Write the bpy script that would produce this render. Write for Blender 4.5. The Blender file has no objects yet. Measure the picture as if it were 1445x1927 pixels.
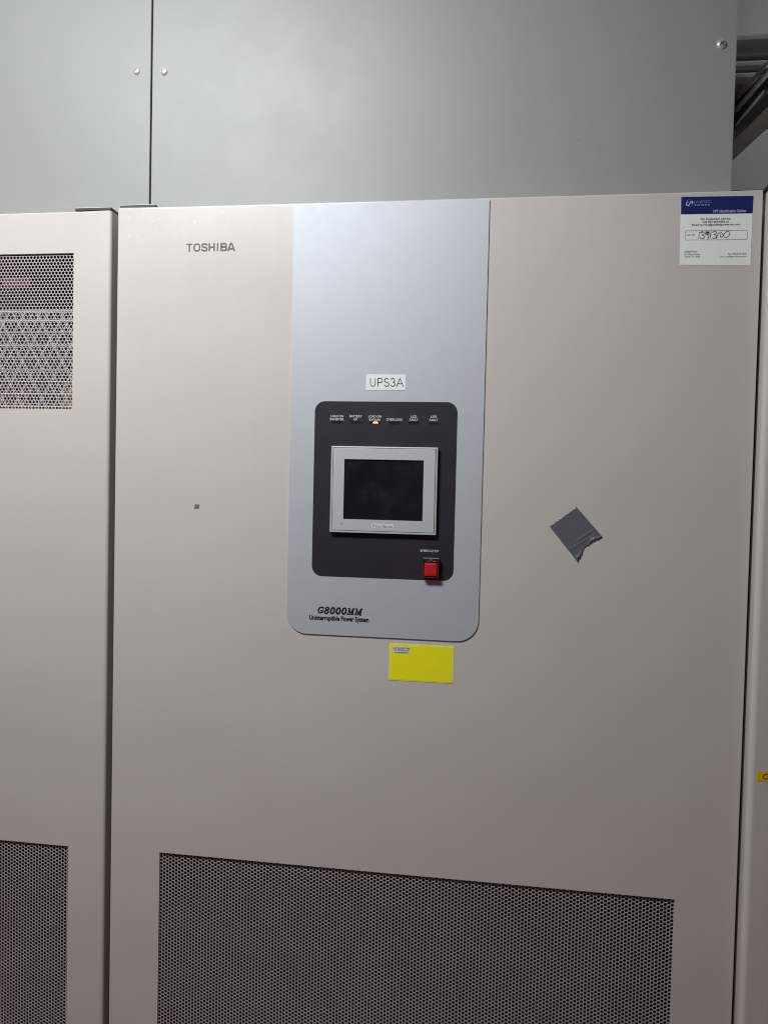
import bpy, bmesh, math, random
import numpy as np
from mathutils import Vector, Matrix
random.seed(7)
C = bpy.context.scene.collection
SC = bpy.context.scene

# ---------------------------------------------------------------- camera
def rotm(yaw, pitch, roll):
    return (Matrix.Rotation(yaw, 3, 'Z') @ Matrix.Rotation(pitch, 3, 'X') @ Matrix.Rotation(roll, 3, 'Y'))
cam_data = bpy.data.cameras.new('camera')
cam = bpy.data.objects.new('camera', cam_data); C.objects.link(cam)
R = rotm(math.radians(7.793), math.radians(-1.859), math.radians(-1.312))
right, fwd, up = R.col[0], R.col[1], R.col[2]
cam.matrix_world = Matrix(((right.x, up.x, -fwd.x, 0), (right.y, up.y, -fwd.y, -1.218),
                           (right.z, up.z, -fwd.z, 1.5), (0, 0, 0, 1)))
cam_data.sensor_fit = 'HORIZONTAL'; cam_data.sensor_width = 36
cam_data.lens = 1450 / 1445 * 36
cam_data.clip_start = 0.02; cam_data.clip_end = 100
SC.camera = cam

# ---------------------------------------------------------------- world + lamp
w = bpy.data.worlds.new('World'); SC.world = w; w.use_nodes = True
bg = w.node_tree.nodes['Background']
bg.inputs['Color'].default_value = (1.0, 0.90, 0.90, 1)
bg.inputs['Strength'].default_value = 0.03

def area(name, loc, target, sx, sy, power, col):
    d = bpy.data.lights.new(name, 'AREA'); d.shape = 'RECTANGLE'; d.size = sx; d.size_y = sy
    d.energy = power; d.color = col
    o = bpy.data.objects.new(name, d); C.objects.link(o); o.location = loc
    v = Vector(target) - Vector(loc)
    o.rotation_euler = v.to_track_quat('-Z', 'Y').to_euler()
    return o
area('ceiling_lamp', (-0.714, -0.918, 2.616), (-0.714, -0.918 + 0.3527, 2.616 - 1.0), 0.62, 0.24, 28.6, (0.96, 1.0, 1.01))
area('rear_fill_lamp', (1.9, 0.75, 3.25), (0.9, 0.9, 2.3), 0.6, 0.3, 22, (0.97, 1.0, 0.97))  # unseen fill lamp, added to brighten the background at right

SC.view_settings.view_transform = 'Standard'; SC.view_settings.look = 'None'
SC.view_settings.gamma = 1; SC.view_settings.exposure = 0
SC.view_settings.use_curve_mapping = False
SC.cycles.pixel_filter_type = 'BLACKMAN_HARRIS'; SC.cycles.filter_width = 1.1

# ---------------------------------------------------------------- materials
def mat(name, col, rough=0.5, metal=0.0, bump=0.0, bscale=600, mottle=0.0, mscale=6, spec=0.5,
        emit=None, estr=0, coat=0.0, rvar=0.0, streak=0.0, wave=0.0):
    m = bpy.data.materials.new(name); m.use_nodes = True
    nt = m.node_tree; b = nt.nodes['Principled BSDF']; L = nt.links
    b.inputs['Base Color'].default_value = (*col, 1)
    b.inputs['Roughness'].default_value = rough
    b.inputs['Metallic'].default_value = metal
    b.inputs['Specular IOR Level'].default_value = spec
    b.inputs['Coat Weight'].default_value = coat
    if emit:
        b.inputs['Emission Color'].default_value = (*emit, 1); b.inputs['Emission Strength'].default_value = estr
    tc = nt.nodes.new('ShaderNodeTexCoord')
    if mottle or rvar:
        n = nt.nodes.new('ShaderNodeTexNoise'); n.inputs['Scale'].default_value = mscale
        n.inputs['Detail'].default_value = 8; n.inputs['Roughness'].default_value = 0.65
        L.new(tc.outputs['Object'], n.inputs['Vector'])
        src = n.outputs['Fac']
        if streak:
            mp = nt.nodes.new('ShaderNodeMapping'); mp.inputs['Scale'].default_value = (60, 60, 3)
            L.new(tc.outputs['Object'], mp.inputs['Vector'])
            n2 = nt.nodes.new('ShaderNodeTexNoise'); n2.inputs['Scale'].default_value = 1; n2.inputs['Detail'].default_value = 5
            L.new(mp.outputs['Vector'], n2.inputs['Vector'])
            mx = nt.nodes.new('ShaderNodeMix'); mx.data_type = 'FLOAT'; mx.inputs[0].default_value = streak
            L.new(n.outputs['Fac'], mx.inputs[2]); L.new(n2.outputs['Fac'], mx.inputs[3]); src = mx.outputs[0]
        if mottle:
            cr = nt.nodes.new('ShaderNodeMapRange'); cr.inputs[1].default_value = 0.25; cr.inputs[2].default_value = 0.75
            cr.inputs[3].default_value = 1 - mottle; cr.inputs[4].default_value = 1 + mottle
            L.new(src, cr.inputs[0])
            v = nt.nodes.new('ShaderNodeVectorMath'); v.operation = 'SCALE'
            v.inputs[0].default_value = col; L.new(cr.outputs[0], v.inputs['Scale'])
            L.new(v.outputs[0], b.inputs['Base Color'])
        if rvar:
            rr = nt.nodes.new('ShaderNodeMapRange'); rr.inputs[1].default_value = 0.3; rr.inputs[2].default_value = 0.7
            rr.inputs[3].default_value = rough - rvar; rr.inputs[4].default_value = rough + rvar
            L.new(src, rr.inputs[0]); L.new(rr.outputs[0], b.inputs['Roughness'])
    if bump:
        nb = nt.nodes.new('ShaderNodeTexNoise'); nb.inputs['Scale'].default_value = bscale; nb.inputs['Detail'].default_value = 3
        L.new(tc.outputs['Object'], nb.inputs['Vector'])
        bp = nt.nodes.new('ShaderNodeBump'); bp.inputs['Strength'].default_value = bump; bp.inputs['Distance'].default_value = 0.0006
        L.new(nb.outputs['Fac'], bp.inputs['Height']); L.new(bp.outputs['Normal'], b.inputs['Normal'])
        if wave:
            nw = nt.nodes.new('ShaderNodeTexNoise'); nw.inputs['Scale'].default_value = 3.2; nw.inputs['Detail'].default_value = 1
            L.new(tc.outputs['Object'], nw.inputs['Vector'])
            bw = nt.nodes.new('ShaderNodeBump'); bw.inputs['Strength'].default_value = 1.0; bw.inputs['Distance'].default_value = wave
            L.new(nw.outputs['Fac'], bw.inputs['Height']); L.new(bw.outputs['Normal'], bp.inputs['Normal'])
    return m

PAINT = mat('beige_powder_coat', (0.622, 0.566, 0.536), 0.34, bump=0.22, bscale=450, mottle=0.02, mscale=9, rvar=0.045, streak=0.4, wave=0.006)
MESHP = mat('grille_paint', (0.52, 0.44, 0.445), 0.42, mottle=0.12, mscale=14)
INNER = mat('inner_wire_galvanised', (0.9, 0.9, 0.9), 0.4, metal=0.2)
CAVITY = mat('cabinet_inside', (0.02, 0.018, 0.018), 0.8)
DUCT = mat('grey_panel_paint', (0.303, 0.312, 0.303), 0.50, bump=0.15, bscale=500, mottle=0.015, mscale=7, rvar=0.04, wave=0.004)
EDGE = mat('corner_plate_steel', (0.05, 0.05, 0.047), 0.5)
EDGE_LIT = mat('corner_plate_lit_edge', (0.75, 0.75, 0.72), 0.35)  # light along the plate's top edge, put into a pale colour
SILVER = mat('silver_fascia_paint', (0.54, 0.553, 0.60), 0.60, metal=0.305, bump=0.08, bscale=900, rvar=0.03, mscale=40, mottle=0.01)
BLACK = mat('dark_panel_print', (0.024, 0.021, 0.031), 0.45, rvar=0.04, mscale=20)
SLOT = mat('lamp_window_dark', (0.014, 0.012, 0.017), 0.3)
SLOTL = mat('lamp_window_lip', (0.06, 0.06, 0.065), 0.4)
TINTR = mat('dull_red_tint', (0.13, 0.05, 0.05), 0.5, mottle=0.3, mscale=150)
TINTY = mat('ochre_tint', (0.30, 0.21, 0.06), 0.5, mottle=0.3, mscale=150)
AMBER = mat('amber_lamp', (0.9, 0.4, 0.1), 0.3, emit=(1.0, 0.24, 0.02), estr=1.2)
AMBERC = mat('amber_lamp_core', (0.9, 0.6, 0.3), 0.3, emit=(1.0, 0.62, 0.20), estr=1.7)
BEZEL = mat('display_bezel_plastic', (0.59, 0.60, 0.62), 0.55, metal=0.32, bump=0.05, bscale=900)
GROOVE = mat('bezel_groove', (0.05, 0.05, 0.055), 0.6)
GLASS = mat('lcd_glass', (0.008, 0.0105, 0.013), 0.28, spec=0.5, rvar=0.14, mscale=30, bump=0.05, bscale=60)
BADGE = mat('badge_print', (0.72, 0.70, 0.74), 0.5)
BADGET = mat('badge_letters', (0.36, 0.35, 0.37), 0.5)
WHITE = mat('white_print', (0.75, 0.75, 0.78), 0.5)
BLACKT = mat('black_print', (0.012, 0.012, 0.013), 0.45)
GREYT = mat('grey_print', (0.11, 0.11, 0.11), 0.5)
PAPER = mat('label_tape_white', (0.86, 0.90, 0.90), 0.4)
PAPER2 = mat('sticker_paper', (0.90, 0.92, 0.86), 0.45, bump=0.1, bscale=120, mottle=0.02, mscale=60)
BLUE = mat('sticker_blue', (0.016, 0.022, 0.14), 0.35)
BLUET = mat('sticker_blue_faint_print', (0.13, 0.17, 0.33), 0.4)
LILAC = mat('sticker_light_print', (0.55, 0.58, 0.80), 0.4)
INK = mat('pen_ink', (0.03, 0.03, 0.035), 0.5)
PRINT = mat('small_print', (0.13, 0.13, 0.14), 0.5)
YELLOW = mat('yellow_label', (0.97, 0.88, 0.0), 0.7, mottle=0.02, mscale=40)
YELLOWE = mat('yellow_label_edge', (0.88, 0.88, 0.16), 0.4)
YBLUE = mat('logo_blue', (0.05, 0.10, 0.22), 0.5)
ORANGE = mat('orange_label', (0.82, 0.52, 0.01), 0.45)
TAPE = mat('grey_duct_tape', (0.13, 0.13, 0.158), 0.30, bump=0.5, bscale=160, rvar=0.08, mscale=30)
RESID = mat('grey_tape_scrap', (0.16, 0.145, 0.135), 0.7, mottle=0.2, mscale=300)
RED = mat('red_button_plastic', (0.58, 0.018, 0.022), 0.3, coat=0.3)
DRED = mat('dark_red_housing', (0.13, 0.012, 0.018), 0.35)
GREENB = mat('dark_green_housing', (0.012, 0.030, 0.028), 0.3)
SCREW = mat('zinc_screw', (0.85, 0.86, 0.85), 0.33, metal=0.65)
SCREWD = mat('screw_recess', (0.05, 0.05, 0.05), 0.5, metal=0.5)
FLOORM = mat('floor_warm_brown', (0.45, 0.28, 0.27), 0.7, mottle=0.05, mscale=2)
WALLM = mat('back_wall_grey', (0.19, 0.19, 0.19), 0.8, mottle=0.03, mscale=2)
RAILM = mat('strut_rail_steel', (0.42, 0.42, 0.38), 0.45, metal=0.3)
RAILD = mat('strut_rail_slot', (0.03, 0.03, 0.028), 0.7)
CONDM = mat('conduit_grey', (0.9, 0.9, 0.89), 0.3)
CONDD = mat('cable_dark', (0.05, 0.05, 0.048), 0.5)
TRAYM = mat('tray_olive_grey', (0.26, 0.26, 0.22), 0.5)

def dust(m, z0, z1):
    nt = m.node_tree; L = nt.links; b = nt.nodes['Principled BSDF']
    src = b.inputs['Base Color'].links[0].from_socket
    tc = nt.nodes.new('ShaderNodeTexCoord'); sx = nt.nodes.new('ShaderNodeSeparateXYZ'); L.new(tc.outputs['Object'], sx.inputs[0])
    g = nt.nodes.new('ShaderNodeMapRange'); g.inputs[1].default_value = z0; g.inputs[2].default_value = z1; L.new(sx.outputs['Z'], g.inputs[0])
    g2 = nt.nodes.new('ShaderNodeMapRange'); g2.inputs[1].default_value = -0.30; g2.inputs[2].default_value = -0.50; L.new(sx.outputs['X'], g2.inputs[0])
    mp = nt.nodes.new('ShaderNodeMapping'); mp.inputs['Scale'].default_value = (150, 150, 90); L.new(tc.outputs['Object'], mp.inputs['Vector'])
    n = nt.nodes.new('ShaderNodeTexNoise'); n.inputs['Scale'].default_value = 1.0; n.inputs['Detail'].default_value = 3; L.new(mp.outputs[0], n.inputs['Vector'])
    t = nt.nodes.new('ShaderNodeMapRange'); t.inputs[1].default_value = 0.60; t.inputs[2].default_value = 0.72; L.new(n.outputs['Fac'], t.inputs[0])
    a = nt.nodes.new('ShaderNodeMath'); a.operation = 'MULTIPLY'; L.new(g.outputs[0], a.inputs[0]); L.new(t.outputs[0], a.inputs[1])
    c = nt.nodes.new('ShaderNodeMath'); c.operation = 'MULTIPLY'; L.new(a.outputs[0], c.inputs[0]); L.new(g2.outputs[0], c.inputs[1])
    mx = nt.nodes.new('ShaderNodeMix'); mx.data_type = 'RGBA'; mx.inputs[7].default_value = (0.9, 0.9, 0.88, 1)
    d = nt.nodes.new('ShaderNodeMath'); d.operation = 'MULTIPLY'; d.inputs[1].default_value = 0.32; L.new(c.outputs[0], d.inputs[0])
    L.new(d.outputs[0], mx.inputs[0]); L.new(src, mx.inputs[6]); L.new(mx.outputs[2], b.inputs['Base Color'])
PAINTD = PAINT.copy(); PAINTD.name = 'beige_powder_coat_dusty'
dust(PAINTD, 1.84, 1.91)

# ---------------------------------------------------------------- helpers
def tag(o, label=None, cat=None, group=None, kind=None):
    if label: o['label'] = label
    if cat: o['category'] = cat
    if group: o['group'] = group
    if kind: o['kind'] = kind
    return o
def thing(name, loc, label, cat, group=None):
    o = bpy.data.objects.new(name, None); C.objects.link(o); o.location = loc
    o.empty_display_size = 0.05
    return tag(o, label, cat, group)
def link(name, me, mats, parent=None):
    o = bpy.data.objects.new(name, me); C.objects.link(o)
    for m in (mats if isinstance(mats, (list, tuple)) else [mats]): me.materials.append(m)
    if parent is not None:
        o.parent = parent
        off = Vector((0, 0, 0)); p = parent
        while p is not None: off += Vector(p.location); p = p.parent
        o.location = -off          # all meshes are written in world metres
    return o
def fin(name, bm, mats, parent=None, smooth=False):
    me = bpy.data.meshes.new(name); bm.normal_update(); bm.to_mesh(me); bm.free()
    if smooth:
        for p in me.polygons: p.use_smooth = True
    return link(name, me, mats, parent)
def box(bm, x0, x1, y0, y1, z0, z1, bev=0.0, seg=2, mi=0):
    r = bmesh.ops.create_cube(bm, size=1)
    vs = r['verts']
    for v in vs:
        v.co = Vector(((x0 + x1) / 2 + v.co.x * (x1 - x0), (y0 + y1) / 2 + v.co.y * (y1 - y0), (z0 + z1) / 2 + v.co.z * (z1 - z0)))
    fs = {f for v in vs for f in v.link_faces}
    for f in fs: f.material_index = mi
    if bev:
        es = list({e for v in vs for e in v.link_edges})
        bmesh.ops.bevel(bm, geom=es, offset=bev, segments=seg, affect='EDGES', profile=0.5, material=-1)
def slab(x0, x1, z0, z1, holes, y0, y1, r_left, r_right, r_top, seg=5):
    """solid sheet with rectangular openings; outer front edges rounded"""
    xs = sorted({x0, x1, *[h[0] for h in holes], *[h[1] for h in holes]})
    zs = sorted({z0, z1, *[h[2] for h in holes], *[h[3] for h in holes]})
    def solid(i, j):
        if i < 0 or j < 0 or i >= len(xs) - 1 or j >= len(zs) - 1: return False
        cx, cz = (xs[i] + xs[i + 1]) / 2, (zs[j] + zs[j + 1]) / 2
        return not any(h[0] < cx < h[1] and h[2] < cz < h[3] for h in holes)
    bm = bmesh.new()
    V = {}
    def vt(i, j, k):
        if (i, j, k) not in V: V[(i, j, k)] = bm.verts.new((xs[i], y0 if k == 0 else y1, zs[j]))
        return V[(i, j, k)]
    for i in range(len(xs) - 1):
        for j in range(len(zs) - 1):
            if not solid(i, j): continue
            bm.faces.new((vt(i, j, 0), vt(i + 1, j, 0), vt(i + 1, j + 1, 0), vt(i, j + 1, 0)))
            bm.faces.new((vt(i, j, 1), vt(i, j + 1, 1), vt(i + 1, j + 1, 1), vt(i + 1, j, 1)))
            if not solid(i - 1, j): bm.faces.new((vt(i, j, 0), vt(i, j + 1, 0), vt(i, j + 1, 1), vt(i, j, 1)))
            if not solid(i + 1, j): bm.faces.new((vt(i + 1, j, 0), vt(i + 1, j, 1), vt(i + 1, j + 1, 1), vt(i + 1, j + 1, 0)))
            if not solid(i, j - 1): bm.faces.new((vt(i, j, 0), vt(i, j, 1), vt(i + 1, j, 1), vt(i + 1, j, 0)))
            if not solid(i, j + 1): bm.faces.new((vt(i, j + 1, 0), vt(i + 1, j + 1, 0), vt(i + 1, j + 1, 1), vt(i, j + 1, 1)))
    bmesh.ops.recalc_face_normals(bm, faces=bm.faces)
    # the flat front stays one plane; only outer front edges are rounded
    for tst, r in ((lambda v: abs(v.co.x - x1) < 1e-6, r_right), (lambda v: abs(v.co.x - x0) < 1e-6, r_left), (lambda v: abs(v.co.z - z1) < 1e-6, r_top)):
        if r <= 0: continue
        es = [e for e in bm.edges if all(abs(v.co.y - y0) < 1e-6 and tst(v) for v in e.verts) and len(e.link_faces) == 2 and e.calc_face_angle(0) > 0.5]
        if es: bmesh.ops.bevel(bm, geom=es, offset=r, segments=seg, affect='EDGES', profile=0.5)
    return bm
def rounded(x0, x1, z0, z1, rad, n=8):
    """outline points, rad = (bl, br, tr, tl)"""
    pts = []
    for (cx, cz, a0, r) in ((x0 + rad[0], z0 + rad[0], 180, rad[0]), (x1 - rad[1], z0 + rad[1], 270, rad[1]),
                            (x1 - rad[2], z1 - rad[2], 0, rad[2]), (x0 + rad[3], z1 - rad[3], 90, rad[3])):
        if r <= 0: pts.append((cx, cz)); continue
        for k in range(n + 1):
            a = math.radians(a0 + 90 * k / n); pts.append((cx + r * math.cos(a), cz + r * math.sin(a)))
    return pts
def plate(pts, yf, yb, bev=0.0, mi=0, bm=None):
    """flat plate from an outline (x,z), front at yf (towards camera), back at yb"""
    bm = bm or bmesh.new()
    vs = [bm.verts.new((x, yf, z)) for x, z in pts]
    vb = [bm.verts.new((x, yb, z)) for x, z in pts]
    f = bm.faces.new(vs); f.material_index = mi
    n = len(pts)
    for i in range(n):
        g = bm.faces.new((vs[(i + 1) % n], vs[i], vb[i], vb[(i + 1) % n])); g.material_index = mi
    if bev:
        bmesh.ops.bevel(bm, geom=list(f.edges), offset=bev, segments=2, affect='EDGES', profile=0.5)
    return bm
def ribbon(bm, pts, wd, y, mi=0, closed=False):
    """mitred stroke in the xz plane"""
    P = [Vector((p[0], p[1])) for p in pts]; n = len(P); Lf, Rt = [], []
    for i in range(n):
        a = P[i - 1] if (i > 0 or closed) else None; b = P[(i + 1) % n] if (i < n - 1 or closed) else None
        d1 = (P[i] - a).normalized() if a is not None else None
        d2 = (b - P[i]).normalized() if b is not None else None
        if d1 is None: d1 = d2
        if d2 is None: d2 = d1
        t = (d1 + d2); t = t.normalized() if t.length > 1e-6 else d1
        nn = Vector((-t.y, t.x)); c = max(0.5, nn.dot(Vector((-d1.y, d1.x))))
        o = nn * (wd / 2 / c)
        Lf.append(bm.verts.new((P[i].x + o.x, y, P[i].y + o.y))); Rt.append(bm.verts.new((P[i].x - o.x, y, P[i].y - o.y)))
    for i in range(n if closed else n - 1):
        j = (i + 1) % n
        f = bm.faces.new((Rt[i], Rt[j], Lf[j], Lf[i])); f.material_index = mi
def text(bm, s, x0, x1, z0, z1, y, bold=0.0, shear=0.0, mi=0, tilt=0.0):
    """the writing fitted into the rectangle x0..x1, z0..z1 on the plane y, added to bm"""
    cu = bpy.data.curves.new('t', 'FONT'); cu.body = s; cu.size = 1; cu.offset = bold; cu.shear = shear
    cu.resolution_u = 3; cu.fill_mode = 'FRONT'
    o = bpy.data.objects.new('t', cu); C.objects.link(o)
    dg = bpy.context.evaluated_depsgraph_get(); dg.update()
    me = bpy.data.meshes.new_from_object(o.evaluated_get(dg))
    co = [v.co.copy() for v in me.vertices]
    bx0 = min(c.x for c in co); bx1 = max(c.x for c in co); by0 = min(c.y for c in co); by1 = max(c.y for c in co)
    vs = []
    for c in co:
        x = x0 + (c.x - bx0) / (bx1 - bx0) * (x1 - x0); z = z0 + (c.y - by0) / (by1 - by0) * (z1 - z0)
        vs.append(bm.verts.new((x, y, z + tilt * (x - x0))))
    for p in me.polygons:
        try:
            f = bm.faces.new([vs[i] for i in p.vertices]); f.material_index = mi
        except ValueError: pass
    bpy.data.objects.remove(o); bpy.data.curves.remove(cu); bpy.data.meshes.remove(me)

def perforated(name, x0, x1, z0, z1, y, columns, pitch, dia, th, mats, parent):
    """perforated sheet with real round holes. columns=True: straight vertical columns staggered by half"""
    N = 12
    u, v = pitch * math.sqrt(3) / 2, pitch
    W, H = (x1 - x0, z1 - z0) if columns else (z1 - z0, x1 - x0)
    nu, nv = int(W / u) + 2, int(H / v) + 2
    k = np.arange(N); a = np.radians(30 * k)
    circ = np.stack([np.cos(a), np.sin(a)], 1) * dia / 2
    rr = pitch / 2 / np.cos(np.radians(30)); ap = pitch / 2
    # hexagon cell: edge midpoints on the v axis direction, corners on the u axis
    hexr = np.where(k % 2 == 0, rr, ap)[:, None]
    hexp = np.stack([np.cos(a), np.sin(a)], 1) * hexr
    cell = np.concatenate([hexp, circ, circ * 1.0], 0)       # outer, hole front, hole back
    I, J = np.meshgrid(np.arange(nu), np.arange(nv), indexing='ij')
    cu = I.ravel() * u; cv = (J.ravel() + 0.5 * (I.ravel() % 2)) * v
    pts = cell[None] + np.stack([cu, cv], 1)[:, None]
    n = len(cu)
    dep = np.concatenate([np.zeros(2 * N), np.full(N, th)])
    yy = np.broadcast_to(dep, (n, 3 * N))
    if columns: X, Z = x0 + pts[..., 0], z0 + pts[..., 1]
    else: X, Z = x0 + pts[..., 1], z0 + pts[..., 0]
    X = np.clip(X, x0, x1); Z = np.clip(Z, z0, z1)
    co = np.stack([X, y + yy, Z], -1).reshape(-1, 3)
    kn = (k + 1) % N
    q1 = np.stack([k, kn, N + kn, N + k], 1); q2 = np.stack([N + k, N + kn, 2 * N + kn, 2 * N + k], 1)
    q = np.concatenate([q1, q2], 0)
    F = (q[None] + (np.arange(n) * 3 * N)[:, None, None]).reshape(-1, 4)
    me = bpy.data.meshes.new(name)
    me.vertices.add(len(co)); me.vertices.foreach_set('co', co.astype('f').ravel())
    me.loops.add(F.size); me.loops.foreach_set('vertex_index', F.astype('i').ravel())
    me.polygons.add(len(F)); me.polygons.foreach_set('loop_start', (np.arange(len(F)) * 4).astype('i'))
    me.update(calc_edges=True); me.validate()
    return link(name, me, mats, parent)

def shade_frame(v, parent, y0=0.0052, y1=0.0235, t=0.0008):  # added dark frame, paints the shade around the vent edges
    bm = bmesh.new(); x0, x1, z0, z1 = v
    box(bm, x0 + .0001, x0 + t, y0, y1, z0 + t, z1 - t); box(bm, x1 - t, x1 - .0001, y0, y1, z0 + t, z1 - t)
    box(bm, x0 + .0001, x1 - .0001, y0, y1, z0 + .0001, z0 + t); box(bm, x0 + .0001, x1 - .0001, y0, y1, z1 - t, z1 - .0001)
    return fin('vent_shade_frame', bm, CAVITY, parent)

def body_shell(name, x0, x1, z0, z1, y0, y1, parent, t=0.002):
    bm = bmesh.new()
    box(bm, x0, x0 + t, y0, y1, z0, z1); box(bm, x1 - t, x1, y0, y1, z0, z1)
    box(bm, x0 + t, x1 - t, y0, y1, z1 - t, z1); box(bm, x0 + t, x1 - t, y0, y1, z0, z0 + t)
    box(bm, x0 + t, x1 - t, y1 - t, y1, z0 + t, z1 - t)
    # added near-black sheets stand in for the shade inside
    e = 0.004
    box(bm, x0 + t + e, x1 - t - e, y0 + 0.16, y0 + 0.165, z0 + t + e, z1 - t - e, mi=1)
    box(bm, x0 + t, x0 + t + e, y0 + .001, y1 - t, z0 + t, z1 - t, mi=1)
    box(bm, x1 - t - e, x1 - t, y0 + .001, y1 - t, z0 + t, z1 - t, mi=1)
    return fin(name, bm, [PAINT, CAVITY], parent)

# ---------------------------------------------------------------- the room behind
bm = bmesh.new(); box(bm, -3.0, 3.2, 1.50, 1.55, 0.0, 3.4)
tag(fin('back_wall', bm, WALLM), kind='structure')
bm = bmesh.new(); box(bm, -3.0, 3.2, -3.0, 1.50, -0.05, 0.0)
tag(fin('floor', bm, FLOORM), kind='structure')

# strut rails crossing behind (two of them)
def rail(z, h, label):
    t = thing('strut_rail', (0.9, 0.8, z), label, 'strut rail', 'steel rails behind the cabinets')
    bm = bmesh.new(); box(bm, 0.30, 1.5, 0.80, 0.84, z - h / 2, z + h / 2, 0.0015); fin('channel', bm, RAILM, t)
    bm = bmesh.new(); box(bm, 0.30, 1.5, 0.785, 0.80, z + h / 2 - 0.003, z + h / 2); fin('flange', bm, CONDM, t)
    return t
rail(2.5965, 0.040, 'wide olive grey steel rail, topmost behind the tall grey panel')
rail(2.5475, 0.013, 'thin steel rail in the middle, behind the tall grey panel')
rail(2.5170, 0.018, 'lowest thin steel rail, crossed by the slanting conduits')
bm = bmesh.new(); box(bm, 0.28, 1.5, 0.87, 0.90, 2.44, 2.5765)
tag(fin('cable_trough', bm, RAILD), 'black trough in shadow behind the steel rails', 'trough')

def tube(name, a, b, r, m, label, cat, group=None, flat=1.0):
    a, b = Vector(a), Vector(b); d = b - a
    bm = bmesh.new()
    bmesh.ops.create_cone(bm, segments=20, radius1=r, radius2=r, depth=d.length, cap_ends=True)
    bmesh.ops.transform(bm, matrix=Matrix.Translation((a + b) / 2) @ d.to_track_quat('Z', 'Y').to_matrix().to_4x4(), verts=bm.verts)
    o = fin(name, bm, m, None, True); tag(o, label, cat, group); return o
def ext(a, b, k0=0.4, k1=0.9):
    a, b = Vector(a), Vector(b); d = b - a; return a - d * k0, b + d * k1
G = 'conduits slanting up beside the grey panel'
for (a, b, r, m, lab) in (
    ((0.5959, 0.9, 2.4463), (0.5804, 0.60, 2.4015), 0.0032, CONDM, 'thin pale grey conduit, lowest of the slanting bundle'),
    ((0.5946, 0.9, 2.4840), (0.5635, 0.55, 2.4030), 0.0056, CONDM, 'thicker pale grey conduit in the middle of the slanting bundle'),
    ((0.5959, 0.9, 2.5190), (0.5847, 0.70, 2.4730), 0.0046, CONDM, 'pale grey conduit, second from the top of the slanting bundle'),
    ((0.6066, 0.95, 2.5625), (0.5793, 0.60, 2.4385), 0.0036, CONDM, 'thin pale grey conduit, topmost of the slanting bundle'),
    ((0.6050, 0.92, 2.4700), (0.5850, 0.62, 2.4110), 0.0105, CONDD, 'dark cable lying between the two lower pale conduits'),
    ((0.6060, 0.93, 2.5080), (0.5850, 0.62, 2.4330), 0.0105, CONDD, 'dark cable lying between the two upper pale conduits')):
    a, b = ext(a, b, 0.5, 1.0)
    tube('conduit' if m is CONDM else 'cable', a, b, r, m, lab, 'conduit' if m is CONDM else 'cable', G)
bm = bmesh.new()
vs = [bm.verts.new(c) for c in ((0.5959, 1.1, 2.462), (0.5959, 1.1, 2.438), (0.5804, .58, 2.352), (0.5804, .58, 2.385))]
f = bm.faces.new(vs); r = bmesh.ops.extrude_face_region(bm, geom=[f])
for v in [g for g in r['geom'] if isinstance(g, bmesh.types.BMVert)]: v.co.x += 0.05
bmesh.ops.recalc_face_normals(bm, faces=bm.faces)
tag(fin('cable_tray', bm, TRAYM), 'olive grey side of a slanting cable tray under the conduits', 'cable tray')
# low dark curb behind the cabinet tops
bm = bmesh.new(); box(bm, 0.36, 1.3, 0.30, 0.34, 1.99, 2.065, 0.002)
tag(fin('wire_duct', bm, CONDD), 'low dark grey wire duct behind the cabinet tops on the right', 'wire duct')

# ---------------------------------------------------------------- grey wall panels above
def screw_bm(x, z, y, r, ang):
    bm = bmesh.new()
    n = 28; rings = [(1.0, 0.0), (1.0, 0.10), (0.95, 0.24), (0.78, 0.40), (0.50, 0.50), (0.2, 0.53)]
    prev = None
    for (rr, h) in rings:
        cur = [bm.verts.new((x + r * rr * math.cos(2 * math.pi * k / n), y - r * h, z + r * rr * math.sin(2 * math.pi * k / n))) for k in range(n)]
        if prev:
            for k in range(n): bm.faces.new((prev[k], prev[(k + 1) % n], cur[(k + 1) % n], cur[k]))
        prev = cur
    bm.faces.new(prev)
    bmesh.ops.recalc_face_normals(bm, faces=bm.faces)
    for f in bm.faces: f.smooth = True
    return bm
def slot_bm(x, z, y, r, ang):
    bm = bmesh.new()
    for k in (0, 1):
        a = ang + k * math.pi / 2; l = r * (0.62 if k == 0 else 0.45); wd = r * 0.10
        d = Vector((math.cos(a), math.sin(a))); nn = Vector((-d.y, d.x))
        pts = [d * l + nn * wd, -d * l + nn * wd, -d * l - nn * wd, d * l - nn * wd]
        pts = [(x + p.x, z + p.y) for p in pts][::-1]
        plate(pts, y - r * 0.535 - 0.0001 * k, y - r * 0.3, bm=bm)
    return bm
def duct_panel(x0, x1, label, screws, zt=2.75):
    t = thing('enclosure_panel', ((x0 + x1) / 2, 0.06, 1.955), label, 'panel', 'grey sheet panels above the cabinets')
    fin('sheet', slab(x0, x1, 1.9, zt, [], 0.06, 0.066, 0.0012, 0.0012, 0.001, 2), DUCT, t)
    for (sx, sz, r, a) in screws:
        s = fin('screw', screw_bm(sx, sz, 0.06, r, a), SCREW, t)
        fin('recess', slot_bm(sx, sz, 0.06, r, a), SCREWD, s)
    return t
duct_panel(-1.32, -0.5968, 'grey sheet panel on the left above the narrow door, one screw in sight', [(-0.6218, 2.2057, 0.0058, 2.0)])
tb = duct_panel(-0.5938, 0.3600, 'wide grey sheet panel above the main cabinet, screws at both sides', [(-0.5723, 2.2028, 0.0061, 2.5), (0.3373, 2.1999, 0.0074, 0.7)])
bm = bmesh.new()
box(bm, -1.32, 0.356, 0.070, 0.56, 1.96, 2.74)
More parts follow.
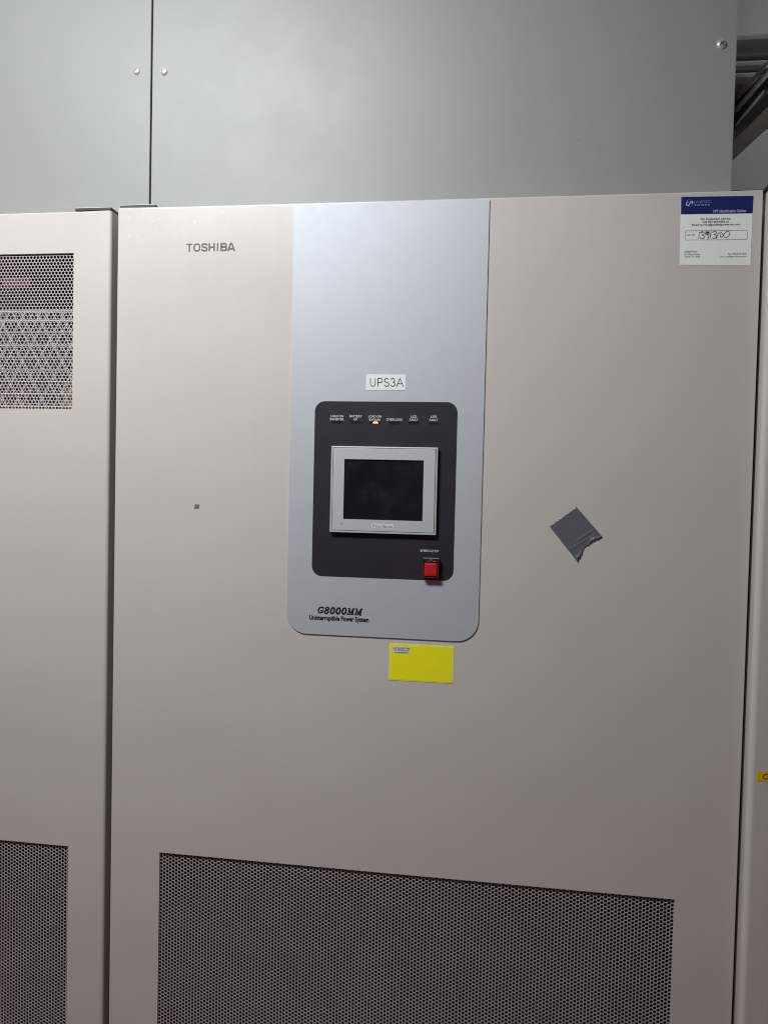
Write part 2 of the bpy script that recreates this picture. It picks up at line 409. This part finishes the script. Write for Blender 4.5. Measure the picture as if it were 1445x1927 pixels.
tag(fin('cable_enclosure', bm, CAVITY), 'dark steel enclosure body closed off by the grey sheet panels', 'enclosure')

# ---------------------------------------------------------------- main cabinet
cab = thing('power_cabinet', (-0.12, 0.0, 0.0), 'wide beige power supply cabinet with silver control fascia and perforated lower vent', 'cabinet')
VX0, VX1, VZ0, VZ1 = -0.5352, 0.2985, 0.22, 0.8752
fin('door', slab(-0.6225, 0.3885, 0.10, 1.9522, [(VX0, VX1, VZ0, VZ1)], 0.0, 0.024, 0.0016, 0.0020, 0.0030), PAINTD, cab)
body_shell('body', -0.6150, 0.3830, 0.02, 1.9480, 0.026, 0.80, cab)
perforated('vent_grille', VX0 - 0.0084, VX1 + 0.006, VZ0 - 0.006, VZ1 + 0.006, 0.0035, True, 0.0061, 0.00515, 0.0006, MESHP, cab)
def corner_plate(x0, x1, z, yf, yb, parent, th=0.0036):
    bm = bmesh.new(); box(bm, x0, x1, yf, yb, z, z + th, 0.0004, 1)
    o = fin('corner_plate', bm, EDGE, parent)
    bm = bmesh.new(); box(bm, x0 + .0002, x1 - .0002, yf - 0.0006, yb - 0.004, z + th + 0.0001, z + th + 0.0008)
    fin('lit_edge_strip', bm, EDGE_LIT, o)
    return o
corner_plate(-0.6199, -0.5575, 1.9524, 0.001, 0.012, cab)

shade_frame((VX0, VX1, VZ0, VZ1), cab)
# brand lettering, drawn from strokes
def toshiba(parent):
    glyphs = {'T': [[(0, .92), (1, .92)], [(.5, .92), (.5, 0)]],
              'H': [[(.09, 0), (.09, 1)], [(.91, 0), (.91, 1)], [(.09, .5), (.91, .5)]],
              'I': [[(.5, 0), (.5, 1)]],
              'A': [[(.03, 0), (.42, .93), (.58, .93), (.97, 0)], [(.2, .27), (.8, .27)]]}
    O = [(.09 + .82 * px, .08 + .84 * pz) for px, pz in rounded(0, 1, 0, 1, (.34,) * 4, 5)]
    Sg = [(.93, .70), (.90, .84), (.74, .92), (.26, .92), (.10, .84), (.10, .63), (.24, .54), (.76, .46), (.91, .37), (.91, .17), (.74, .08), (.26, .08), (.09, .16), (.06, .30)]
    B = [[(.09, 0.08), (.09, .92), (.72, .92), (.88, .83), (.88, .62), (.72, .52), (.09, .52)], [(.72, .50), (.92, .40), (.92, .18), (.76, .08), (.0, .08)]]
    # letter boxes measured along the word, 0..1
    spans = [('T', 0, .128), ('O', .152, .288), ('S', .32, .44), ('H', .468, .588), ('I', .628, .672), ('B', .712, .838), ('A', .858, 1.0)]
    x0, x1, z0, z1 = -0.5033, -0.4211, 1.8782, 1.8910
    bm = bmesh.new(); k = 0
    for ch, a, b in spans:
        g = {'O': [O], 'S': [Sg], 'B': B}.get(ch, glyphs.get(ch))
        for st in g:
            ribbon(bm, [(x0 + (a + (b - a) * p[0]) * (x1 - x0), z0 + p[1] * (z1 - z0)) for p in st], 0.00245, -0.0002 - 0.00003 * k, closed=(ch == 'O'))
            k += 1
    return fin('brand_lettering', bm, GREYT, parent)
toshiba(cab)

# silver fascia plate
FX0, FX1 = -0.3225, -0.0126
fas = fin('fascia_plate', plate(rounded(FX0, FX1, 1.2588, 1.9478, (0.034, 0.034, 0, 0), 12), -0.0020, 0.001, 0.0003), SILVER, cab)
def slab_word(parent):
    """bold slanted slab-serif model number"""
    x0, x1, z0, z1 = -0.2712, -0.1985, 1.2932, 1.3040
    bm = bmesh.new(); Hh = z1 - z0; k = 0
    def st(pts, wd, a, b, closed=False):
        nonlocal k
        q = [(x0 + (a + (b - a) * px) * (x1 - x0) + 0.22 * pz * Hh - 0.0010, z0 + pz * Hh) for px, pz in pts]
        ribbon(bm, q, wd, -0.0022 - 0.00002 * k, closed=closed); k += 1
    def ell(cx, cz, rx, rz, a0=0, a1=360, n=16):
        return [(cx + rx * math.cos(math.radians(a0 + (a1 - a0) * i / n)), cz + rz * math.sin(math.radians(a0 + (a1 - a0) * i / n))) for i in range(n + (0 if a1 - a0 == 360 else 1))]
    W_ = 0.0021
    # G
    a, b = 0.0, .135
    st(ell(.52, .5, .40, .42, 48, 318), W_ * 1.15, a, b); st([(.90, .96), (.90, .62)], W_ * .8, a, b); st([(.45, .42), (1.02, .42)], W_ * .8, a, b); st([(.86, .42), (.86, .06)], W_, a, b)
    # 8
    a, b = .158, .258
    st(ell(.5, .74, .34, .20), W_ * 1.1, a, b, True); st(ell(.5, .27, .40, .24), W_ * 1.15, a, b, True)
    for a, b in ((.285, .392), (.415, .522), (.545, .652)):
        st(ell(.5, .5, .38, .44), W_ * 1.25, a, b, True)
    for a, b in ((.668, .825), (.838, 1.0)):
        st([(.20, .05), (.20, .95)], W_ * .8, a, b); st([(.80, .05), (.80, .95)], W_ * 1.25, a, b)
        st([(.22, .93), (.48, .15), (.78, .93)], W_ * 1.0, a, b)
        for p in ([(.02, .06), (.40, .06)], [(.58, .06), (1.0, .06)], [(.02, .94), (.30, .94)], [(.70, .94), (1.0, .94)]): st(p, W_ * .7, a, b)
    return fin('model_lettering', bm, BLACKT, parent)
slab_word(fas)
bm = bmesh.new(); text(bm, 'Uninterruptible Power System', -0.2846, -0.1868, 1.2797, 1.2903, -0.0022, bold=0.040)
# small slab feet under the stems
fin('subtitle_lettering', bm, BLACKT, fas)

# dark control panel
pan = fin('control_panel', plate(rounded(-0.2821, -0.0540, 1.3542, 1.6355, (0.0165,) * 4, 10), -0.0026, -0.0015, 0.0002), BLACK, cab)
PY = -0.0028
bm = bmesh.new()
for (s, xc, zc, wd) in (('LOAD ON', -.2456, 1.6117, .0205), ('INVERTER', -.2456, 1.6068, .0225), ('BATTERY', -.2153, 1.6119, .0200), ('OP.', -.2153, 1.6070, .0066),
                        ('LOAD ON', -.1845, 1.6119, .0205), ('BYPASS', -.1845, 1.6067, .0178), ('OVERLOAD', -.1532, 1.6073, .0252),
                        ('LCD', -.1222, 1.6122, .0092), ('FAULT', -.1222, 1.6073, .0133), ('UPS', -.0908, 1.6124, .0092), ('FAULT', -.0908, 1.6073, .0133)):
    text(bm, s, xc - wd / 2, xc + wd / 2, zc - 0.00185, zc + 0.00185, PY, bold=0.010)
fin('legend_lettering', bm, WHITE, pan)
bm = bmesh.new(); text(bm, 'EMERG.STOP', -.1066, -.0776, 1.3988, 1.4024, PY, bold=0.012)
fin('stop_lettering', bm, WHITE, pan)
for i, xc in enumerate((-.2462, -.2153, -.1841, -.1530, -.1220, -.0909)):
    bm = bmesh.new()
    wd = 0.0085
    plate(rounded(xc - wd, xc + wd, 1.6006, 1.6039, (.0008,) * 4, 3), -0.0028, -0.0020, bm=bm)
    plate(rounded(xc - wd * .8, xc + wd * .8, 1.6000, 1.6004, (0,) * 4, 1), -0.0031, -0.0020, mi=1, bm=bm)
    o = fin('indicator_lamp', bm, [SLOT, SLOTL], pan)
    if i == 2:
        o['label'] = 'lit amber indicator lamp'
        bm = bmesh.new()
        n = 16; xc += 0.0010
        plate([(xc + 0.0044 * math.cos(math.pi * k / n), 1.6008 + 0.0036 * math.sin(math.pi * k / n)) for k in range(n + 1)][::-1][::-1], -0.0030, -0.0024, bm=bm)
        plate([(xc + 0.0027 * math.cos(math.pi * k / n), 1.6010 + 0.0024 * math.sin(math.pi * k / n)) for k in range(n + 1)], -0.0036, -0.0028, mi=1, bm=bm)
        bmesh.ops.recalc_face_normals(bm, faces=bm.faces)
        fin('glowing_lens', bm, [AMBER, AMBERC], pan)

# touch display
dis = thing('display_unit', (0, 0, 0), None, None)
dis.parent = cab; dis.location = (0.12, 0, 0)
BX0, BX1, BZ0, BZ1 = -0.2525, -0.0822, 1.4264, 1.5636
LX0, LX1, LZ0, LZ1 = -0.2307, -0.1041, 1.4475, 1.5432
def linkp(o): return o
def frame_bm(outer, inner, yf, yb, bev):
    return slab(outer[0], outer[1], outer[2], outer[3], [inner], yf, yb, bev, bev, bev, 3)
bm = frame_bm((BX0, BX1, BZ0, BZ1), (BX0 + .0028, BX1 - .0028, BZ0 + .0026, BZ1 - .0022), -0.0098, -0.0022, 0.0011)
fin('outer_rim', bm, BEZEL, dis)
bm = bmesh.new(); box(bm, BX0 + .002, BX1 - .002, -0.0080, -0.0024, BZ0 + .002, BZ1 - .0015)
fin('groove', bm, GROOVE, dis)
bm = frame_bm((BX0 + .0036, BX1 - .0036, BZ0 + .0034, BZ1 - .0030), (LX0, LX1, LZ0, LZ1), -0.0104, -0.0079, 0.0005)
fin('bezel', bm, BEZEL, dis)
bm = bmesh.new(); box(bm, LX0 - .001, LX1 + .001, -0.0086, -0.0079, LZ0 - .001, LZ1 + .001)
fin('screen', bm, GLASS, dis)
bm = bmesh.new(); plate(rounded(-0.1849, -0.1499, 1.4342, 1.4414, (.0004,) * 4, 2), -0.01055, -0.0100, bm=bm)
text(bm, 'Pro-face', -0.1833, -0.1515, 1.4354, 1.4402, -0.01065, bold=0.03, mi=1)
fin('badge', bm, [BADGE, BADGET], dis)
bm = bmesh.new(); bmesh.ops.create_circle(bm, cap_ends=True, segments=12, radius=0.0008)
bmesh.ops.transform(bm, matrix=Matrix.Translation((-0.2330, -0.0106, 1.4405)) @ Matrix.Rotation(math.pi / 2, 4, 'X'), verts=bm.verts)
fin('status_dot', bm, GROOVE, dis)

# emergency stop button with its guard housing
stp = thing('stop_button', (0, 0, 0), None, None); stp.parent = cab; stp.location = (0.12, 0, 0)
bm = bmesh.new()
# housing: a short box ring round the cap
hx0, hx1, hz0, hz1 = -0.1016, -0.0763, 1.3585, 1.3900
for b in ((hx0, hx0 + .0016, hz0, hz1), (hx1 - .0016, hx1, hz0, hz1), (hx0 + .0016, hx1 - .0016, hz0, hz0 + .0020), (hx0 + .0016, hx1 - .0016, hz1 - .0016, hz1)):
    box(bm, b[0], b[1], -0.0120, -0.0024, b[2], b[3], 0.0003, 1)
box(bm, hx0 + .0016, hx1 - .0016, -0.006, -0.0024, hz0 + .002, hz1 - .0016)
fin('housing', bm, DRED, stp)
bm = bmesh.new(); box(bm, hx0 - .0002, hx1 + .0002, -0.0126, -0.0080, 1.3842, 1.3904, 0.0004, 1)
hin = fin('hinge_bar', bm, GREENB, stp)
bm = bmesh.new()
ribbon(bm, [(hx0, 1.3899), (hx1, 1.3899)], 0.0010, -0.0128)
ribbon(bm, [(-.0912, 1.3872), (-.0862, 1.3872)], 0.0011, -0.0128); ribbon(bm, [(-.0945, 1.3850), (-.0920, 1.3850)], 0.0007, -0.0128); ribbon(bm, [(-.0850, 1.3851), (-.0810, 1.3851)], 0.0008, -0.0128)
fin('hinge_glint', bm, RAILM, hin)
bm = bmesh.new(); box(bm, -0.0992, -0.0787, -0.0138, -0.005, 1.3618, 1.3826, 0.0014, 3)
box(bm, -0.0972, -0.0807, -0.0142, -0.013, 1.3640, 1.3806, 0.0006, 2)
fin('push_cap', bm, RED, stp)

# ---------------------------------------------------------------- left narrow cabinet
lc = thing('vented_cabinet', (-0.93, 0.0, 0.0), 'beige cabinet at the left edge with perforated vents at top and bottom', 'cabinet')
UV = (-1.16, -0.7001, 1.6192, 1.8797); LV = (-1.16, -0.7000, 0.22, 0.8714)
fin('door', slab(-1.24, -0.6345, 0.10, 1.9485, [UV, LV], 0.0, 0.028, 0.002, 0.0055, 0.0030, 7), PAINT, lc)
body_shell('body', -1.235, -0.6400, 0.02, 1.9450, 0.030, 0.80, lc)
perforated('upper_vent_grille', UV[0] - .006, UV[1] + .0045, UV[2] - .004, UV[3] + .004, 0.0032, False, 0.0061, 0.0051, 0.0005, MESHP, lc)
perforated('lower_vent_grille', LV[0] - .006, LV[1] + .006, LV[2] - .006, LV[3] + .006, 0.0035, True, 0.0061, 0.00515, 0.0006, MESHP, lc)
shade_frame(UV, lc); shade_frame(LV, lc)
# wire filter screen just behind the upper grille
bm = bmesh.new()
k = 0
ysc = 0.0090
for z in (1.6020, 1.6235, 1.6440, 1.6655, 1.6850, 1.7065, 1.7270, 1.7490, 1.7690, 1.7850):
    box(bm, UV[0] - .01, UV[1] + .01, ysc, ysc + .0008, z, z + random.uniform(0.0016, 0.0030))
for sgn in (-1, 1):
    x = UV[0] - 0.12
    while x < UV[1] + 0.12:
        a_, b_ = Vector((x, 1.600)), Vector((x + sgn * 0.108, 1.787)); d_ = (b_ - a_).normalized(); n_ = Vector((-d_.y, d_.x)) * 0.0009
        # clip to the vent width
        def cl(p, q):
            lo, hi = UV[0] - .01, UV[1] + .006
            if p.x > q.x: p, q = q, p
            if q.x < lo or p.x > hi: return None
            if p.x < lo: p = p.lerp(q, (lo - p.x) / (q.x - p.x))
            if q.x > hi: q = p.lerp(q, (hi - p.x) / (q.x - p.x))
            return p, q
        c_ = cl(a_, b_)
        if c_: ribbon(bm, [tuple(c_[0]), tuple(c_[1])], 0.0016, ysc + 0.0014 + sgn * 0.0003)
        x += 0.0146
fin('filter_screen', bm, INNER, lc)
for (xa, xb, za, zb, m_) in ((-0.84, -0.790, 1.828, 1.846, TINTR), (-0.728, -0.700, 1.62, 1.668, TINTY), (-0.84, -0.792, 1.62, 1.650, TINTR)):  # made-up boxes giving reddish and ochre tints behind the grille, no real wiring
    bm = bmesh.new(); box(bm, xa, xb, 0.016, 0.024, za, zb, 0.003, 2); fin('tint_block', bm, m_, lc)
# corner plate: front strip and its return along the side
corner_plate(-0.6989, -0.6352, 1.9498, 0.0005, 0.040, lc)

# ---------------------------------------------------------------- right neighbour cabinet
rc = thing('end_cabinet', (0.82, 0.0, 0.0), 'beige cabinet cut off at the right edge, its rounded corner standing forward', 'cabinet')
fin('door', slab(0.3935, 1.25, 0.10, 1.9500, [], -0.020, 0.012, 0.0085, 0.002, 0.0030, 8), PAINT, rc)
body_shell('body', 0.3985, 1.245, 0.02, 1.9480, 0.014, 0.80, rc)
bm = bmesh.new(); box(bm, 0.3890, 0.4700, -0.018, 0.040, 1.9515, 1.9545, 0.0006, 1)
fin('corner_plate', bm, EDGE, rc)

# ---------------------------------------------------------------- stickers and scraps
def sticker(name, pts, y, m, label, cat, th=0.0004):
    t = thing(name, (sum(p[0] for p in pts) / len(pts), y, min(p[1] for p in pts)), label, cat)
    fin('backing', plate(pts, y - th, y + 0.0001), m, t)
    return t
# tag with the unit name, on the silver fascia
t = sticker('name_label', [(-0.2000, 1.6537), (-0.1366, 1.6537), (-0.1364, 1.6782), (-0.1996, 1.6788)], -0.0020, PAPER,
            'small white label reading UPS3A on the silver fascia', 'label')
bm = bmesh.new(); 
def arc(cx, cz, rx, rz, a0, a1, n=10): return [(cx + rx * math.cos(math.radians(a0 + (a1 - a0) * i / n)), cz + rz * math.sin(math.radians(a0 + (a1 - a0) * i / n))) for i in range(n + 1)]
GL = {'U': [[(.06, 1), (.06, .34)] + arc(.5, .34, .44, .32, 180, 360)[1:] + [(.94, 1)]],
      'P': [[(.08, 0), (.08, .97), (.55, .97)] + arc(.60, .72, .34, .25, 80, -80, 8) + [(.55, .47), (.08, .47)]],
      'S': [arc(.5, .73, .38, .25, 20, 200, 9) + [(.22, .58), (.78, .42)] + arc(.5, .27, .44, .26, 25, -165, 10)],
      '3': [arc(.47, .74, .36, .24, 165, -60, 10) + [(.42, .52)], [(.42, .52)] + arc(.48, .27, .42, .26, 60, -165, 11)],
      'A': [[(.0, 0), (.5, .99), (1.0, 0)], [(.19, .34), (.81, .34)]]}
kk = 0
for ch, a_, b_ in (('U', 0, .168), ('P', .222, .385), ('S', .418, .580), ('3', .615, .765), ('A', .795, 1.0)):
    for st_ in GL[ch]:
        ribbon(bm, [(-.1934 + (a_ + (b_ - a_) * p[0]) * .0531, 1.6596 + p[1] * .0129) for p in st_], 0.00115, -0.0026 - kk * .00002); kk += 1
fin('lettering', bm, BLACKT, t)

# identification sticker
y = -0.0005
ix0, ix1, iz0, iz1 = 0.2722, 0.3742, 1.8425, 1.9445
t = sticker('identification_sticker', [(0.2731, 1.8441), (0.3739, 1.8416), (0.3741, 1.9437), (0.2716, 1.9451)], 0.0, PAPER2,
            'white and blue service sticker with a handwritten number, near the top of the wide door', 'sticker')
bm = bmesh.new(); plate([(0.2721, 1.9191), (0.3738, 1.9181), (0.3741, 1.9437), (0.2716, 1.9451)], y - .0001, y + .0001, bm=bm)
band = fin('blue_band', bm, BLUE, t)
yt = y - 0.0002
bm = bmesh.new()
# round emblem and the two rows of the firm's name
n = 18
ribbon(bm, [(0.2838 + .0056 * math.cos(2 * math.pi * k / n), 1.9354 + .0048 * math.sin(2 * math.pi * k / n)) for k in range(n)], 0.0005, yt, mi=1, closed=True)
ribbon(bm, [(0.2812, 1.9383), (0.2796, 1.9345), (0.2803, 1.9320), (0.2826, 1.9318), (0.2842, 1.9342), (0.2856, 1.9372), (0.2880, 1.9374), (0.2884, 1.9358), (0.2868, 1.9346)], 0.0012, yt - .00003)
text(bm, 'UNIFIED', 0.2908, 0.3140, 1.9347, 1.9388, yt, bold=0.01, mi=1)
text(bm, 'P O W E R', 0.2915, 0.3130, 1.9312, 1.9330, yt, bold=0.01)
text(bm, 'UPS Identification Sticker', 0.3180, 0.3650, 1.9205, 1.9247, yt, bold=0.01, tilt=-0.012)
fin('band_lettering', bm, [LILAC, BLUET], band)
bm = bmesh.new()
text(bm, 'For Equipment Service', 0.3005, 0.3430, 1.9092, 1.9132, yt, bold=0.015, tilt=-0.01)
text(bm, 'Call 877.469.4846 or', 0.3030, 0.3410, 1.9056, 1.9088, yt, bold=0.015, tilt=-0.01)
text(bm, 'Email service@unifiedpowerusa.com', 0.2885, 0.3570, 1.9008, 1.9048, yt, bold=0.015, tilt=-0.01)
text(bm, 'Unit ID:', 0.2812, 0.2932, 1.8873, 1.8898, yt, tilt=-0.01)
text(bm, 'Unified Power', 0.2790, 0.2975, 1.8622, 1.8650, yt)
text(bm, '217 Metro Drive', 0.2790, 0.3005, 1.8583, 1.8609, yt)
text(bm, 'Terrell, TX 75160', 0.2790, 0.3012, 1.8545, 1.8572, yt)
text(bm, 'Fax: 972.524.7505', 0.3412, 0.3672, 1.8577, 1.8603, yt)
text(bm, 'www.unifiedpowerusa.com', 0.3302, 0.3672, 1.8535, 1.8563, yt)
q = rounded(0.2790, 0.3676, 1.8808, 1.8946, (.0028,) * 4, 4)
ribbon(bm, [(a, b - 0.012 * (a - .279)) for a, b in q], 0.0004, yt, closed=True)
fin('small_print', bm, PRINT, t)
bm = bmesh.new()
def hand(strokes, ox, oz, sc, wd=0.0007):
    for i, s in enumerate(strokes): ribbon(bm, [(ox + a * sc, oz + b * sc) for a, b in s], wd, yt - 0.00005 - i * .00002)
hx, hz, hs = 0.2975, 1.8822, 0.0112
hand([[(.10, .0), (.16, .92)]], hx, hz, hs)
hand([[(.0, .80), (.25, .98), (.52, .85), (.45, .62), (.18, .50), (.52, .40), (.62, .18), (.38, .02), (.08, .10), (.02, .25)], [(.14, .82), (.38, .92)]], hx + .0030, hz, hs)
hand([[(.55, .80), (.28, .88), (.08, .65), (.28, .48), (.55, .62), (.62, .90), (.55, .40), (.46, -.12)], [(.12, .92), (.62, .90)], [(.16, .74), (.52, .76)], [(.34, .84), (.30, .50)]], hx + .0092, hz, hs, .0008)
hand([[(.0, .0), (.12, .98)]], hx + .0172, hz, hs)
hand([[(.0, .82), (.3, .95), (.55, .85), (.48, .64), (.2, .52), (.52, .42), (.56, .16), (.30, .0), (.04, .08)]], hx + .0202, hz, hs)
hand([[(.0, .0), (.10, .55), (.34, .78), (.52, .60), (.46, .20), (.68, .16), (.86, .50), (1.18, .88), (1.50, .92), (1.66, .66), (1.52, .28), (1.22, .06), (.96, .14), (.80, .42), (.66, .72), (.50, .86)]], hx + .0268, hz, hs)
fin('handwriting', bm, INK, t)

# yellow label with a small logo patch
t = sticker('blank_label', rounded(-0.1528, -0.0497, 1.1906, 1.2500, (.0006, .003, .002, .003), 3), 0.0, YELLOWE,
            'blank bright yellow rectangular label below the silver fascia', 'label', 0.0005)
fin('yellow_field', plate(rounded(-0.1512, -0.0532, 1.1922, 1.2482, (.001,) * 4, 3), -0.0007, 0.0), YELLOW, t)
lp = fin('logo_patch', plate([(-0.1476, 1.2348), (-0.1199, 1.2348), (-0.1200, 1.2453), (-0.1476, 1.2455)], -0.0009, -0.0005), BADGE, t)
bm = bmesh.new()
text(bm, 'QUANTUM', -0.1395, -0.1207, 1.2417, 1.2441, -0.0011, bold=0.01); text(bm, 'TECHNOLOGY', -0.1395, -0.1207, 1.2386, 1.2409, -0.0011, bold=0.01)
ribbon(bm, [(-0.1448, 1.2362), (-0.1225, 1.2362)], 0.0007, -0.0011)
ribbon(bm, [(-0.1440, 1.2448), (-0.1424, 1.2436), (-0.1415, 1.2418), (-0.1422, 1.2402), (-0.1442, 1.2396)], 0.0009, -0.0011)
ribbon(bm, [(-0.1466, 1.2425), (-0.1450, 1.2425)], 0.0016, -0.0011)
fin('logo_lettering', bm, YBLUE, lp)

# torn piece of grey duct tape
A, B_, Cc, D_ = Vector((0.0925, 1.4453)), Vector((0.1326, 1.4760)), Vector((0.1743, 1.4297)), Vector((0.1350, 1.3935))
bm = bmesh.new(); nu, nv = 26, 34; gr = []
for j in range(nv + 1):
    row = []
    for i in range(nu + 1):
        u, v = i / nu, j / nv
        tear = (0.96, 0.955, .95, .93, .905, .89, .875, .875, .87, .875, .89, .895, .91, .905, .90, .905, .915, .92, .93, .945, .96, .965, .965, .97, .975, .99, 1.03)[nu - i]
        tear += 0.010 * math.sin(i * 2.3) + random.uniform(-.006, .006)
        vv = v * tear
        jag = 0.0
        e = A.lerp(B_, u) + (D_ - A).lerp(Cc - B_, u) * vv
        if j == 0: e += (D_ - A).normalized() * (0.0007 * math.sin(i * 1.9) + random.uniform(-.0003, .0003))
        h = 0.0005 + 0.00035 * max(0, math.sin(9 * vv + 3 * u)) * 0.5
        h += 0.0011 * math.exp(-((vv - .62 - .10 * u) / .018) ** 2) * (1 if u > .35 else .3)
        h += 0.0010 * math.exp(-((vv - .70 - .12 * u) / .015) ** 2) + 0.0004 * math.exp(-((vv - .50 - .05 * u) / .012) ** 2) * (u > .6)
        h += 0.0028 * max(0, (v - 0.88) / 0.12) ** 2 * (0.5 + 0.5 * math.sin(u * 9 + 1))
        row.append(bm.verts.new((e.x, -h, e.y)))
    gr.append(row)
for j in range(nv):
    for i in range(nu): bm.faces.new((gr[j][i], gr[j + 1][i], gr[j + 1][i + 1], gr[j][i + 1]))
bmesh.ops.recalc_face_normals(bm, faces=bm.faces)
o = fin('tape_patch', bm, TAPE, None, True)
md = o.modifiers.new('thickness', 'SOLIDIFY'); md.thickness = 0.0003; md.offset = -1
tag(o, 'torn patch of dark grey duct tape stuck askew right of the fascia', 'tape')

bm = bmesh.new(); plate([(-0.4826, 1.4566), (-0.4802, 1.4579), (-0.4765, 1.4574), (-0.4745, 1.4592), (-0.4748, 1.4620), (-0.4742, 1.4645), (-0.4790, 1.4641), (-0.4823, 1.4643), (-0.4818, 1.4612), (-0.4830, 1.4595)], -0.0005, 0.0001, bm=bm)
tag(fin('tape_scrap', bm, RESID), 'tiny grey tape scrap on the wide door left of the fascia', 'tape scrap')

t = sticker('warning_label', rounded(0.4041, 0.4640, 1.0757, 1.0903, (.001,) * 4, 3), -0.0200, ORANGE,
            'orange label with black capitals on the cabinet at the right edge', 'label')
bm = bmesh.new(); text(bm, 'CAUTION', 0.4124, 0.4580, 1.0791, 1.0872, -0.0206, bold=0.01); fin('lettering', bm, BLACKT, t)

# a few paint chips and scuffs on the doors
def chips(parent, spots, m, name='paint_chip', y=-0.0002):
    for (x, z, r) in spots:
        bm = bmesh.new(); n = 7
        pts = [(x + r * random.uniform(.6, 1.1) * math.cos(2 * math.pi * k / n), z + r * random.uniform(.6, 1.1) * math.sin(2 * math.pi * k / n)) for k in range(n)]
        plate(pts, y, y + .0003, bm=bm); fin(name, bm, m, parent)
chips(cab, [(-0.613, 1.178, .0008), (-0.40, 1.06, .0006), (0.21, 1.34, .0006)], RESID)
chips(tb, [(0.1243, 2.0612, .0012)], RESID, 'scuff', 0.0597)

SC.render.resolution_x = 767; SC.render.resolution_y = 1024
